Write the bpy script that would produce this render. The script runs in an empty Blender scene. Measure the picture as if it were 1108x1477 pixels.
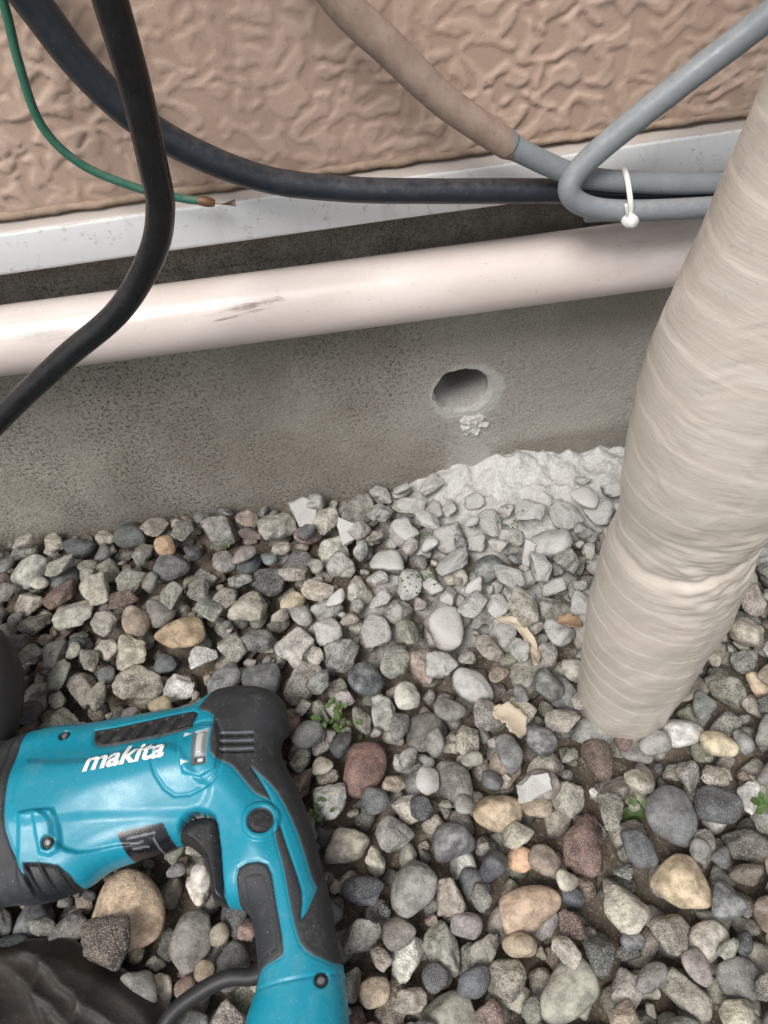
import bpy, bmesh, math, random
import numpy as np
from mathutils import Matrix, Vector
random.seed(7); rng=np.random.default_rng(11)
scn=bpy.context.scene
COL=scn.collection

# ------------------------------------------------------------------ helpers
def ss(a,b,x):
    t=np.clip((x-a)/(b-a),0,1); return t*t*(3-2*t)
_perm=rng.permutation(512)
_g2=rng.normal(size=(512,2)); _g2/=np.linalg.norm(_g2,axis=1)[:,None]
def perlin(x,y,seed=0):
    x=np.asarray(x,float); y=np.asarray(y,float)
    xi=np.floor(x).astype(int); yi=np.floor(y).astype(int)
    xf=x-xi; yf=y-yi
    def g(i,j,fx,fy):
        h=_perm[(_perm[(i+seed*17)%512]+j)%512]
        v=_g2[h]; return v[...,0]*fx+v[...,1]*fy
    u=xf*xf*xf*(xf*(xf*6-15)+10); v=yf*yf*yf*(yf*(yf*6-15)+10)
    a=g(xi,yi,xf,yf); b=g(xi+1,yi,xf-1,yf); c=g(xi,yi+1,xf,yf-1); d=g(xi+1,yi+1,xf-1,yf-1)
    return ((a*(1-u)+b*u)*(1-v)+(c*(1-u)+d*u)*v)*1.5
def fbm(x,y,o=4,seed=0):
    r=0;a=1;
    for k in range(o):
        r=r+a*perlin(x*2**k,y*2**k,seed+k*3); a*=.5
    return r
def mk(name,V,F,mat=None,smooth=True,parent=None,attrs=None):
    V=np.asarray(V,dtype=np.float32)
    me=bpy.data.meshes.new(name)
    if isinstance(F,np.ndarray):
        k=F.shape[1]
        me.vertices.add(len(V)); me.vertices.foreach_set('co',V.ravel())
        me.loops.add(F.size); me.loops.foreach_set('vertex_index',F.astype(np.int32).ravel())
        me.polygons.add(len(F)); me.polygons.foreach_set('loop_start',np.arange(0,F.size,k,dtype=np.int32))
        me.polygons.foreach_set('loop_total',np.full(len(F),k,dtype=np.int32))
    else:
        me.from_pydata([tuple(v) for v in V],[],F)
    me.update(calc_edges=True)
    if len(V)<400000: me.validate()
    me.polygons.foreach_set('use_smooth',np.full(len(me.polygons),smooth))
    if attrs:
        for n,(t,arr) in attrs.items():
            at=me.attributes.new(n,t,'POINT')
            key='color' if 'COLOR' in t else ('value' if t=='FLOAT' else 'vector')
            at.data.foreach_set(key,np.asarray(arr,dtype=np.float32).ravel())
    ob=bpy.data.objects.new(name,me); COL.objects.link(ob)
    if mat: me.materials.append(mat)
    if parent: ob.parent=parent
    return ob
def empty(name):
    e=bpy.data.objects.new(name,None); COL.objects.link(e); e.empty_display_size=.05; return e
def gridF(nx,ny):
    i=np.arange(nx-1)[None,:]+np.arange(ny-1)[:,None]*nx
    i=i.ravel(); return np.stack([i,i+1,i+1+nx,i+nx],1)
def catmull(P,n=10):
    P=np.asarray(P,float); Q=np.vstack([2*P[0]-P[1],P,2*P[-1]-P[-2]]); out=[]
    for i in range(1,len(Q)-2):
        p0,p1,p2,p3=Q[i-1:i+3]
        for t in np.linspace(0,1,n,endpoint=False):
            out.append(.5*((2*p1)+(-p0+p2)*t+(2*p0-5*p1+4*p2-p3)*t*t+(-p0+3*p1-3*p2+p3)*t**3))
    out.append(P[-1]); return np.array(out)
def tube(name,pts,rad,mat,parent=None,n=10,seg=20,caps=True,attrs=None,wob=0):
    P=np.asarray(pts,float)
    r=np.full(len(P),rad) if np.isscalar(rad) else np.asarray(rad,float)
    Q=catmull(np.hstack([P,r[:,None]]),n); C=Q[:,:3]; R=Q[:,3]
    T=np.gradient(C,axis=0); T/=np.linalg.norm(T,axis=1)[:,None]
    up=np.array([0,0,1.]) if abs(T[0][2])<.9 else np.array([1.,0,0])
    N=np.cross(T[0],up); N/=np.linalg.norm(N); V=[]
    th=np.linspace(0,2*np.pi,seg,endpoint=False)
    for i in range(len(C)):
        N=N-T[i]*np.dot(N,T[i]); N/=np.linalg.norm(N); B=np.cross(T[i],N)
        rr=R[i]*(1+wob*np.sin(th*2+i*.3)*.5+wob*perlin(th*0+i*.35,th*.8))
        V.append(C[i]+rr[:,None]*(np.cos(th)[:,None]*N+np.sin(th)[:,None]*B))
    V=np.vstack(V); F=[]
    m=len(C)
    for i in range(m-1):
        for j in range(seg):
            a=i*seg+j;b=i*seg+(j+1)%seg; F.append((a,b,b+seg,a+seg))
    if caps: F.append(tuple(range(seg))[::-1]); F.append(tuple(range((m-1)*seg,m*seg)))
    return mk(name,V,F,mat,True,parent)
def box(name,x0,x1,y0,y1,z0,z1,mat,parent=None,smooth=False):
    V=[(x,y,z) for z in(z0,z1) for y in (y0,y1) for x in (x0,x1)]
    F=[(0,2,3,1),(4,5,7,6),(0,1,5,4),(2,6,7,3),(0,4,6,2),(1,3,7,5)]
    return mk(name,V,F,mat,smooth,parent)

class NT:
    def __init__(s,name):
        s.m=bpy.data.materials.new(name); s.m.use_nodes=True; s.t=s.m.node_tree; s.t.nodes.clear()
        s.out=s.n('ShaderNodeOutputMaterial'); s.b=s.n('ShaderNodeBsdfPrincipled'); s.l(s.b.outputs[0],s.out.inputs[0])
    def n(s,t,**k):
        x=s.t.nodes.new(t)
        for a,b in k.items(): setattr(x,a,b)
        return x
    def l(s,a,b): s.t.links.new(a,b)
    def val(s,sock,v):
        if isinstance(v,bpy.types.NodeSocket): s.l(v,sock)
        elif isinstance(v,(tuple,list)) and len(v)==3 and len(sock.default_value)==4: sock.default_value=(*v,1)
        else: sock.default_value=v
    def pos(s): return s.n('ShaderNodeNewGeometry').outputs['Position']
    def nrm(s): return s.n('ShaderNodeNewGeometry').outputs['Normal']
    def sep(s,v):
        x=s.n('ShaderNodeSeparateXYZ'); s.l(v,x.inputs[0]); return x.outputs
    def map(s,v,sc=(1,1,1),rot=(0,0,0),loc=(0,0,0)):
        x=s.n('ShaderNodeMapping'); s.l(v,x.inputs[0]); x.inputs['Scale'].default_value=sc; x.inputs['Rotation'].default_value=rot; x.inputs['Location'].default_value=loc; return x.outputs[0]
    def noise(s,v,sc,det=4,rough=.55,dist=0,col=False):
        x=s.n('ShaderNodeTexNoise'); s.l(v,x.inputs['Vector']); x.inputs['Scale'].default_value=sc; x.inputs['Detail'].default_value=det; x.inputs['Roughness'].default_value=rough; x.inputs['Distortion'].default_value=dist
        return x.outputs['Color' if col else 'Fac']
    def M(s,op,a,b=0.,c=None,clamp=False):
        x=s.n('ShaderNodeMath',operation=op,use_clamp=clamp); s.val(x.inputs[0],a); s.val(x.inputs[1],b)
        if c is not None: s.val(x.inputs[2],c)
        return x.outputs[0]
    def rng(s,v,a,b,c=0.,d=1.,smooth=True):
        x=s.n('ShaderNodeMapRange',interpolation_type='SMOOTHSTEP' if smooth else 'LINEAR'); s.l(v,x.inputs[0])
        for i,q in enumerate((a,b,c,d)): x.inputs[i+1].default_value=q
        return x.outputs[0]
    def mix(s,f,a,b,bt='MIX'):
        x=s.n('ShaderNodeMix',data_type='RGBA',blend_type=bt); s.val(x.inputs[0],f); s.val(x.inputs[6],a); s.val(x.inputs[7],b); return x.outputs[2]
    def attr(s,n,o='Color'):
        x=s.n('ShaderNodeAttribute',attribute_name=n); return x.outputs[o]
    def bump(s,h,st=.5,dist=.001,nrm=None):
        x=s.n('ShaderNodeBump'); x.inputs['Strength'].default_value=st; x.inputs['Distance'].default_value=dist; s.l(h,x.inputs['Height'])
        if nrm: s.l(nrm,x.inputs['Normal'])
        return x.outputs[0]
    def fin(s,col,rough=.8,bump=None,spec=.4,metal=0):
        s.val(s.b.inputs['Base Color'],col); s.val(s.b.inputs['Roughness'],rough); s.b.inputs['Specular IOR Level'].default_value=spec; s.b.inputs['Metallic'].default_value=metal
        if bump: s.l(bump,s.b.inputs['Normal'])
        return s.m

# ------------------------------------------------------------------ materials
def m_stone():
    t=NT('gravel_stone'); p=t.pos(); c=t.attr('col'); por=t.attr('por','Fac'); du=t.attr('dust','Fac')
    n1=t.noise(p,75,4,.7); n2=t.noise(p,380,3,.75); n3=t.noise(p,900,1,.6)
    col=t.mix(1.,c,t.mix(t.rng(n1,.32,.68),(.60,.585,.565),(1.42,1.40,1.35)),'MULTIPLY')
    pit=t.M('MULTIPLY',t.rng(n2,.38,.50,1,0),por)
    col=t.mix(t.M('MULTIPLY',pit,.72),col,t.mix(1.,col,(.26,.235,.205),'MULTIPLY'))
    lite=t.M('MULTIPLY',t.rng(n3,.57,.66),t.M('ADD',t.M('MULTIPLY',por,.5),.14))
    col=t.mix(lite,col,(.62,.60,.55))
    nz=t.sep(t.nrm())[2]
    f=t.M('MULTIPLY',du,t.M('ADD',t.M('MULTIPLY',nz,.8),.6))
    f=t.M('ADD',f,t.M('MULTIPLY',t.M('SUBTRACT',n1,.5),.9))
    f=t.rng(f,.3,.85,0,.92)
    col=t.mix(f,col,(.52,.51,.485))
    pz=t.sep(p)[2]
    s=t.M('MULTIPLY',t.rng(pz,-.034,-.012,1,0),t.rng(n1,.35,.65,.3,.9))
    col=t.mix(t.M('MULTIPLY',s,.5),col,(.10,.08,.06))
    b=t.bump(n2,1.,.0030); b2=t.bump(n1,.8,.006,b)
    mm=t.n('ShaderNodeMix',data_type='VECTOR'); t.l(t.M('ADD',t.M('MULTIPLY',por,.9),.14,clamp=True),mm.inputs[0]); t.l(t.nrm(),mm.inputs[4]); t.l(b2,mm.inputs[5])
    r=t.M('ADD',t.M('MULTIPLY',por,.28),t.M('ADD',t.M('MULTIPLY',n1,.2),.45),clamp=True)
    return t.fin(col,r,mm.outputs[1],.4)
def m_ground():
    t=NT('ground_soil'); p=t.pos(); du=t.attr('dust','Fac')
    n=t.noise(p,35,5,.7); n2=t.noise(p,260,4,.7)
    soil=t.mix(n,(.075,.06,.046),(.22,.18,.14)); soil=t.mix(t.rng(n2,.53,.66),soil,(.34,.305,.255))
    moss=t.rng(n2,.5,.7,0,.22); soil=t.mix(moss,soil,(.085,.11,.04))
    dust=t.mix(t.rng(n2,.4,.6),(.50,.49,.465),(.62,.61,.585)); dust=t.mix(t.rng(n,.45,.65,0,.5),dust,(.42,.41,.385))
    f=t.rng(t.M('ADD',du,t.M('MULTIPLY',t.M('SUBTRACT',n,.5),.8)),.33,.6)
    cell=t.n('ShaderNodeTexVoronoi'); t.l(p,cell.inputs['Vector']); cell.inputs['Scale'].default_value=28
    stc=t.mix(t.sep(cell.outputs['Color'])[0],(.09,.095,.10),(.36,.33,.28)); stc=t.mix(t.rng(cell.outputs['Distance'],.3,.62),stc,(.04,.03,.02))
    far=t.attr('far','Fac')
    col=t.mix(far,t.mix(f,soil,dust),stc)
    h=t.M('ADD',t.M('MULTIPLY',t.M('MULTIPLY',far,-8.),cell.outputs['Distance']),n2)
    b=t.bump(h,.7,.0028); b=t.bump(n,.6,.010,b)
    return t.fin(col,.95,b,.15)
def m_concrete():
    t=NT('foundation_concrete'); p=t.pos(); x,y,z=t.sep(p)
    big=t.noise(p,5,4,.6); mid=t.noise(p,40,5,.72); fine=t.noise(p,230,4,.75); fine2=t.noise(p,700,2,.6)
    col=t.mix(t.rng(big,.40,.60),(.32,.292,.243),(.45,.42,.36))
    col=t.mix(t.rng(mid,.45,.66,0,.5),col,(.24,.215,.172))
    dx=t.M('SUBTRACT',x,.18); dz=t.M('SUBTRACT',z,.13)
    d=t.M('SQRT',t.M('ADD',t.M('POWER',t.M('MULTIPLY',dx,.6),2),t.M('POWER',dz,2)))
    lf=t.M('ADD',t.rng(d,.02,.2,1,0),t.M('MULTIPLY',t.M('SUBTRACT',mid,.5),1.5))
    col=t.mix(t.rng(lf,.3,1.0,0,.5),col,(.48,.46,.42))
    top=t.rng(t.M('ADD',z,t.M('MULTIPLY',t.M('SUBTRACT',mid,.5),.14)),.31,.39,0,.7); col=t.mix(top,col,(.10,.086,.066))  # darker towards the trim: moss staining plus painted-in shade
    foot_dk=t.M('MULTIPLY',t.rng(x,.12,.22),t.rng(t.M('ADD',z,t.M('MULTIPLY',t.M('SUBTRACT',mid,.5),.05)),.03,.055,.5,0)); col=t.mix(foot_dk,col,(.15,.13,.10))  # darker strip along the wall foot, towards the right
    patch=t.rng(t.noise(t.map(p,(1,1,.35)),9,4,.6),.36,.60)
    left=t.rng(x,.30,-.06,.20,1)
    pit=t.M('MULTIPLY',t.M('MULTIPLY',t.rng(fine,.41,.49,1,0),t.M('ADD',t.M('MULTIPLY',patch,.75),.25)),left)
    col=t.mix(t.M('MULTIPLY',pit,.84),col,(.075,.062,.045))
    pit2=t.M('MULTIPLY',t.rng(fine2,.36,.42,1,0),.6); col=t.mix(pit2,col,(.07,.058,.045))
    col=t.mix(t.rng(fine2,.57,.66,0,.55),col,(.60,.565,.505))
    hx=t.M('SUBTRACT',x,.120); hz=t.M('SUBTRACT',z,.141); hd=t.M('SQRT',t.M('ADD',t.M('POWER',hx,2),t.M('POWER',hz,2)))
    hd=t.M('ADD',hd,t.M('MULTIPLY',t.M('SUBTRACT',mid,.5),.024))
    col=t.mix(t.rng(hd,.041,.049,.8,0),col,(.58,.57,.53))
    run=t.M('ADD',t.M('MULTIPLY',t.M('ABSOLUTE',t.M('SUBTRACT',x,.124)),16.),t.M('MULTIPLY',t.M('SUBTRACT',mid,.5),2.4))
    col=t.mix(t.M('MULTIPLY',t.rng(run,.1,.75,.55,0),t.rng(z,.14,.11,0,1)),col,(.54,.53,.495))
    b=t.bump(fine,1.,.0042); b=t.bump(mid,.6,.006,b)
    return t.fin(col,.93,b,.2)
def m_bore():
    t=NT('bored_concrete'); p=t.pos(); n=t.noise(p,90,4,.7); f=t.noise(p,340,3,.7); z=t.sep(p)[2]; y=t.sep(p)[1]
    col=t.mix(n,(.36,.345,.315),(.55,.535,.505)); col=t.mix(t.rng(f,.38,.47,.4,0),col,(.22,.20,.175))
    dk=t.M('MULTIPLY',t.rng(z,.124,.148,0,.88),t.rng(y,.004,.012)); col=t.mix(dk,col,(.09,.08,.067))  # shade painted into the upper bore; pale dust stays along the bottom
    return t.fin(col,.95,t.bump(f,.8,.002),.15)
def m_clod():
    t=NT('cement_slurry'); p=t.pos(); n=t.noise(p,90,4,.7); f=t.noise(p,340,3,.7)
    return t.fin(t.mix(n,(.42,.405,.375),(.58,.565,.53)),.95,t.bump(f,.5,.0018),.15)
def m_siding():
    t=NT('textured_siding'); p=t.pos(); n=t.noise(p,6,5,.65); f=t.noise(p,500,2,.6); h=t.attr('h','Fac')
    col=t.mix(t.rng(n,.3,.7),(.48,.345,.265),(.56,.415,.33))
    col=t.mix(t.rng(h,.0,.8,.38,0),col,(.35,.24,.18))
    col=t.mix(t.rng(t.noise(t.map(p,(1,1,.3)),18,5,.7),.54,.74,0,.35),col,(.38,.275,.215))
    col=t.mix(t.rng(t.noise(p,240,3,.7),.60,.70,0,.4),col,(.29,.205,.16))
    z=t.sep(p)[2]
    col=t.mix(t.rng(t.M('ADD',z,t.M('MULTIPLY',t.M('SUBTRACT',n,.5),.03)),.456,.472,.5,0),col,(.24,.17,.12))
    return t.fin(col,t.rng(f,.3,.7,.40,.60),t.bump(f,.3,.0008),.42)
def m_trim():
    t=NT('white_painted_metal'); p=t.pos(); nz=t.sep(t.nrm())[2]; x=t.sep(p)[0]
    d=t.noise(p,45,6,.78)
    col=(.79,.795,.785)
    g=t.M('ADD',t.rng(nz,.3,.8),t.M('MULTIPLY',t.M('SUBTRACT',d,.5),1.6))
    col=t.mix(t.rng(g,.3,.85,0,.8),col,(.36,.30,.25))
    col=t.mix(t.rng(t.noise(p,130,4,.75),.57,.69,0,.6),col,(.44,.39,.34))
    col=t.mix(t.rng(t.noise(t.map(p,(1,1,.12)),40,5,.6),.52,.75,0,.35),col,(.52,.49,.45))
    return t.fin(col,.42,t.bump(t.noise(p,14,3,.5),.3,.004),.5)
def m_pipe():
    t=NT('beige_pvc'); p=t.pos(); x,y,z=t.sep(p)
    n=t.noise(t.map(p,(.5,1,1)),14,6,.6); f=t.noise(p,260,3,.6)
    col=t.mix(t.rng(n,.35,.7),(.64,.555,.505),(.72,.64,.595))
    def stain(cx,cz,w,h,rot,c,amt,sc):
        nonlocal col
        q=t.map(p,(1/w,0.0001,1/h),(0,0,0),(-cx/w,0,-cz/h))
        qx,qy,qz=t.sep(q); qz=t.M('SUBTRACT',qz,t.M('MULTIPLY',qx,rot))
        r=t.M('ADD',t.M('POWER',qx,2),t.M('POWER',qz,2))
        k=t.M('ADD',t.rng(r,0,1.2,1,0),t.M('MULTIPLY',t.M('SUBTRACT',t.noise(t.map(p,(.25,1,1.6)),sc,6,.8),.5),3.0))
        col=t.mix(t.M('MULTIPLY',t.M('MULTIPLY',t.rng(k,.5,1.3),t.rng(r,.6,1.3,1,0)),amt),col,c)
    stain(-.095,.360,.065,.0035,.9,(.20,.15,.115),.85,110)
    stain(-.11,.354,.040,.002,1.6,(.20,.15,.115),.8,110)
    stain(-.28,.358,.045,.010,-.2,(.42,.40,.37),.85,60)
    stain(.30,.362,.06,.010,0,(.45,.38,.32),.5,60)
    stain(-.40,.330,.05,.012,.2,(.40,.36,.33),.6,60)
    col=t.mix(t.rng(f,.66,.72,0,.5),col,(.3,.25,.21))
    col=t.mix(t.rng(t.noise(t.map(p,(.15,1,1)),60,5,.7),.53,.8,0,.3),col,(.48,.41,.36))
    return t.fin(col,.33,t.bump(n,.15,.003),.5)
def m_cable(name,c,c2,rough=.45,dust=(.3,.28,.25),amt=.35,spk=.3):
    t=NT(name); p=t.pos(); n=t.noise(p,60,6,.7); nz=t.sep(t.nrm())[2]
    col=t.mix(n,c,c2)
    k=t.M('ADD',t.M('MULTIPLY',nz,.35),t.noise(p,140,5,.75))
    col=t.mix(t.rng(k,.6,1.0,0,amt),col,dust)
    col=t.mix(t.rng(t.noise(p,420,2,.6),.70,.76,0,spk),col,dust)
    return t.fin(col,t.rng(n,.3,.7,rough-.08,rough+.15),t.bump(t.noise(p,220,3,.6),.15,.0009),.5)
def m_browngrey():
    t=NT('brown_to_grey_sheath'); p=t.pos(); x=t.sep(p)[0]; n=t.noise(p,60,6,.7)
    a=t.mix(t.rng(n,.3,.7),(.27,.195,.15),(.36,.275,.22)); b=t.mix(n,(.17,.19,.205),(.27,.29,.305))
    k=t.rng(t.M('ADD',x,t.M('MULTIPLY',t.M('SUBTRACT',n,.5),.016)),.140,.143)
    col=t.mix(k,a,b); col=t.mix(t.rng(t.noise(p,300,3,.7),.60,.70,0,.5),col,(.14,.105,.08))
    return t.fin(col,.6,t.bump(t.noise(p,150,4,.6),.25,.0012),.35)
def m_duct():
    t=NT('ivory_wrapping_tape'); p=t.pos()
    n=t.noise(t.map(p,(1,1,5)),10,5,.6,.5); n2=t.noise(t.map(p,(1,1,8)),34,4,.6,.4)
    col=t.mix(t.rng(n,.3,.7),(.525,.47,.40),(.615,.56,.49))
    col=t.mix(t.rng(n2,.52,.75,0,.3),col,(.67,.62,.55))
    col=t.mix(t.rng(t.noise(p,9,6,.7),.46,.70,0,.45),col,(.43,.36,.285))
    col=t.mix(t.rng(t.noise(p,170,4,.75),.60,.72,0,.4),col,(.33,.27,.21))
    z=t.sep(p)[2]
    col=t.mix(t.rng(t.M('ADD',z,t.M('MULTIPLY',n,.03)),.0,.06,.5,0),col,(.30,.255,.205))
    b=t.bump(n2,.28,.0014); b=t.bump(t.noise(t.map(p,(1,1,10),(.25,.1,0)),50,3,.6),.16,.001,b)
    return t.fin(col,t.rng(n2,.3,.7,.26,.42),b,.5)
def m_drill():
    t=NT('drill_plastic'); p=t.pos(); c=t.attr('col'); a=t.attr('rgh','Fac')
    sp=t.noise(p,620,2,.6); g=t.noise(p,30,6,.78)
    col=t.mix(t.rng(sp,.69,.74,0,.6),c,(.45,.47,.46))
    col=t.mix(t.rng(g,.5,.76,0,.16),col,(.36,.36,.33))
    b=t.bump(t.noise(p,1100,2,.5),.3,.0005)
    r=t.M('ADD',a,t.rng(g,.3,.7,-.05,.14))
    return t.fin(col,r,b,.5)
def m_plain(name,c,rough=.5,c2=None,sc=60,metal=0,bst=.2):
    t=NT(name); p=t.pos(); n=t.noise(p,sc,5,.65)
    c2=c2 or tuple(q*1.35 for q in c)
    return t.fin(t.mix(n,c,c2),rough,t.bump(t.noise(p,sc*5,3,.6),bst,.001),.45,metal)
def m_cloth():
    t=NT('black_nylon_fabric'); p=t.pos(); n=t.noise(p,25,6,.7)
    col=t.mix(n,(.020,.018,.016),(.048,.042,.036)); col=t.mix(t.rng(t.noise(p,120,5,.75),.54,.75,0,.4),col,(.14,.12,.095))
    w=t.noise(t.map(p,(1,1,1),(0,0,.7)),700,1,.5)
    return t.fin(col,.58,t.bump(w,.3,.001,t.bump(t.noise(p,60,4,.6),.4,.003)),.35)
def m_leaf(name,a,b):
    t=NT(name); p=t.pos(); n=t.noise(p,90,4,.6); return t.fin(t.mix(n,a,b),.6,t.bump(n,.3,.001),.35)

# ------------------------------------------------------------------ house wall
house=empty('house_wall')
HC=(.113,.145); HR=.033
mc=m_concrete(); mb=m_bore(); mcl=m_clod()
X0,X1,Z0,Z1=-3.,3.,-.12,.455
def sheet(name,xa,xb,za,zb,y=0.):
    return [(xa,y,za),(xb,y,za),(xb,y,zb),(xa,y,zb)]
V=[];F=[]
def addq(q):
    n=len(V); V.extend(q); F.append((n,n+1,n+2,n+3))
S=.07
addq(sheet('',X0,HC[0]-S,Z0,Z1)); addq(sheet('',HC[0]+S,X1,Z0,Z1)); addq(sheet('',HC[0]-S,HC[0]+S,HC[1]+S,Z1)); addq(sheet('',HC[0]-S,HC[0]+S,Z0,HC[1]-S))
nS=160; th=np.linspace(0,2*np.pi,nS,endpoint=False)
jag=1.06+.06*fbm(np.cos(th)*3,np.sin(th)*3,4)+.20*np.clip(np.cos(th+.35),0,1)
jag=np.maximum(jag,1.02)
n0=len(V)
for a in th:
    m=max(abs(math.cos(a)),abs(math.sin(a))); V.append((HC[0]+S*math.cos(a)/m,0,HC[1]+S*math.sin(a)/m))
for a,j in zip(th,jag): V.append((HC[0]+HR*j*math.cos(a),0,HC[1]+HR*j*math.sin(a)))
for i in range(nS):
    k=(i+1)%nS; F.append((n0+i,n0+nS+i,n0+nS+k,n0+k))
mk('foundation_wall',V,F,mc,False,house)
V=[];F=[]
ys=[0,.002,.0035,.006,.03,.06,.1,.16,.26]
for r_i,yy in enumerate(ys):
    for i,a in enumerate(th):
        w_=[1,.72,.25,0][r_i] if r_i<4 else 0
        bs_=1.0+.012*math.sin(a*5+r_i*2)+.012*float(perlin(math.cos(a)*5+r_i*3.1,math.sin(a)*5,4))
        rr=HR*(jag[i]*w_+bs_*(1-w_)+(.04*float(perlin(math.cos(a)*7,math.sin(a)*7+r_i,7)) if 0<r_i<4 else 0))
        V.append((HC[0]+rr*math.cos(a)+yy*.15,yy,HC[1]+rr*math.sin(a)-yy*.1))
for r_i in range(len(ys)-1):
    for i in range(nS):
        k=(i+1)%nS; F.append((r_i*nS+i,r_i*nS+k,(r_i+1)*nS+k,(r_i+1)*nS+i))
F.append(tuple(range((len(ys)-1)*nS,len(ys)*nS)))
mk('cored_hole',V,F,mb,True,house)
# siding with true relief: raised soft-edged islands and smooth flats
xs=np.concatenate([np.linspace(-3,-1.0,20,endpoint=False),np.arange(-1.0,1.05,.0022),np.linspace(1.06,3,20)])
zs=np.concatenate([np.arange(.459,.80,.002),np.linspace(.81,2.7,60)])
XX,ZZ=np.meshgrid(xs,zs)
wx=XX+.009*perlin(XX*42,ZZ*42,5); wz=ZZ+.009*perlin(XX*42+9,ZZ*42+4,6)
n1=perlin(wx*44,wz*54,1); n2=perlin(wx*68+3,wz*82,2); n3=fbm(XX*9,ZZ*11,2,9)
isl=ss(-.12,.14,n2+.25*n1); rim=np.exp(-((n1-.05)/.13)**2)
h=.75*isl+.38*rim*ss(-.35,.25,n3)+.12*perlin(XX*150,ZZ*150,4)*isl+.06*perlin(XX*110,ZZ*120,8)
h=np.clip(h,0,1.3)
amp=.0022*(.5+.6*ss(-.35,.4,perlin(XX*7,ZZ*9,3)))
Y=-.030-amp*h
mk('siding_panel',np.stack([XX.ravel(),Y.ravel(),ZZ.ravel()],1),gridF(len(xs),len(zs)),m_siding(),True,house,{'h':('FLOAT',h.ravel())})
msol=m_plain('siding_core',(.30,.20,.145),.8)
box('siding_backing',-3,3,-.0285,.3,.4605,2.7,msol,house)
xs2=np.arange(-3,3.01,.004)
strip=[];
prof=[(-.0285,.4610),(-.0330,.4600),(-.0345,.4575),(-.0330,.4550),(-.0200,.4545)]
for (yy,zz) in prof:
    w=.0014*fbm(xs2*45,xs2*0+zz*90,3,3)
    strip.append(np.stack([xs2,yy+w,zz+w*.7+.0008*perlin(xs2*8,xs2*0)],1))
mk('sealant_strip',np.vstack(strip),gridF(len(xs2),len(prof)),m_plain('dirty_sealant',(.14,.09,.062),.85,(.50,.38,.28),70,0,.6),True,house)
prof=[(.0,.4515),(-.030,.4515),(-.0405,.4505),(-.0430,.4485),(-.0435,.4460),(-.0425,.4130),(-.0415,.4095),(-.0385,.4080),(-.028,.4085),(-.027,.4110),(0,.4110)]
strip=[np.stack([xs2,np.full(len(xs2),a)+.0012*perlin(xs2*5,xs2*0+1),np.full(len(xs2),b)+.0009*perlin(xs2*4,xs2*0+5)],1) for a,b in prof]
mk('drip_edge_trim',np.vstack(strip),gridF(len(xs2),len(prof))[:,::-1],m_trim(),True,house)

def clod(name,cx,cy,cz,sx,sz,dep,mat,seed=0,parent=None):
    n=80; u=np.linspace(-1,1,n); U,W=np.meshgrid(u,u); r=np.sqrt(U*U*(1.3-.5*W)+W*W)+.34*fbm(U*1.6+seed,W*1.6,4,seed)
    hh=ss(.95,.5,r)*(.5+.6*np.clip(fbm(U*2,W*2+seed,4,seed+2)+.3,0,2))
    Yy=cy-dep*hh+.002
    return mk(name,np.stack([(cx+sx*U).ravel(),Yy.ravel(),(cz+sz*W).ravel()],1),gridF(n,n),mat,True,parent)
clod('cement_clod',.128,0,.084,.025,.023,.008,mcl,3)

# ------------------------------------------------------------------ drain pipe
tube('drain_pipe',[(-3,-.045,.358),(-.6,-.045,.3435),(-.35,-.045,.341),(0,-.045,.3375),(.345,-.045,.335),(.8,-.045,.331),(3,-.045,.312)],.0335,m_pipe(),n=30,seg=64)

# ------------------------------------------------------------------ cables
mk_black2=m_cable('black_rubber_sheath',(.005,.005,.006),(.011,.011,.012),.30,amt=.06,spk=.12)
mk_navy=m_cable('weathered_black_sheath',(.010,.014,.020),(.024,.030,.038),.38,amt=.16,spk=.25)
def wp(y,pts): return [(a/1000,y if np.isscalar(y) else y[i],b/1000) for i,(a,b) in enumerate(pts)]
tube('black_coaxial_cable',wp(-.071,[(-330,1150),(-250,800),(-212,690),(-186,624),(-170,582),(-146,543),(-109,509),(-57,479),(7,461),(70,450),(124,442),(197,431),(270,416),(346,404),(520,392),(900,380)]),[.0125]*3+[.0125,.0122,.0118,.0112,.0107]+[.0103]*8,mk_navy,n=10,wob=.01)
tube('black_power_cable',wp(-.16,[(-112,1100),(-114,800),(-113,700),(-115,644),(-117,595),(-122,546),(-127,515),(-145,480),(-186,436),(-247,397),(-325,343),(-420,270),(-560,150)]),[.0105]*4+[.0102]*4+[.0098]*5,mk_black2,n=12)
g=empty('green_ground_wire')
tube('insulation',wp(-.062,[(-190,900),(-198,700),(-207,623),(-214,585),(-217,541),(-200,508),(-163,482),(-130,468),(-113,463)]),.0034,m_cable('green_sheath',(.02,.10,.065),(.05,.18,.125),.4,amt=.4),g,n=10,seg=12)
cop=m_plain('copper_wire',(.14,.075,.04),.55,(.30,.17,.10),200,.5)
tube('crimp',wp(-.062,[(-118,464.5),(-113,463),(-109,461.5),(-105,460)]),[.0035,.0043,.0040,.0025],cop,g,n=5,seg=12)
for k in range(5):
    tube('strand_%d'%(k+1),wp([-.062,-.062-.0006*k,-.063+.001*k],[(-107,460.5),(-98,458+k*.5),(-88,455.5+k*.9)]),.0004,cop,g,n=4,seg=6)
mg=m_cable('grey_sheath',(.17,.19,.205),(.27,.295,.315),.45,(.45,.43,.40),.35)
tube('brown_grey_electrical_cable',wp(-.081,[(-120,1100),(-50,750),(-8,650),(19,602),(50,568),(89,526),(138,486),(141,484),(180,460),(211,446),(272,433),(342,423),(480,410),(800,395)]),[.0125]*4+[.0125,.0120,.0112,.0095]+[.009]*6,m_browngrey(),n=10,wob=.015)
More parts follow.
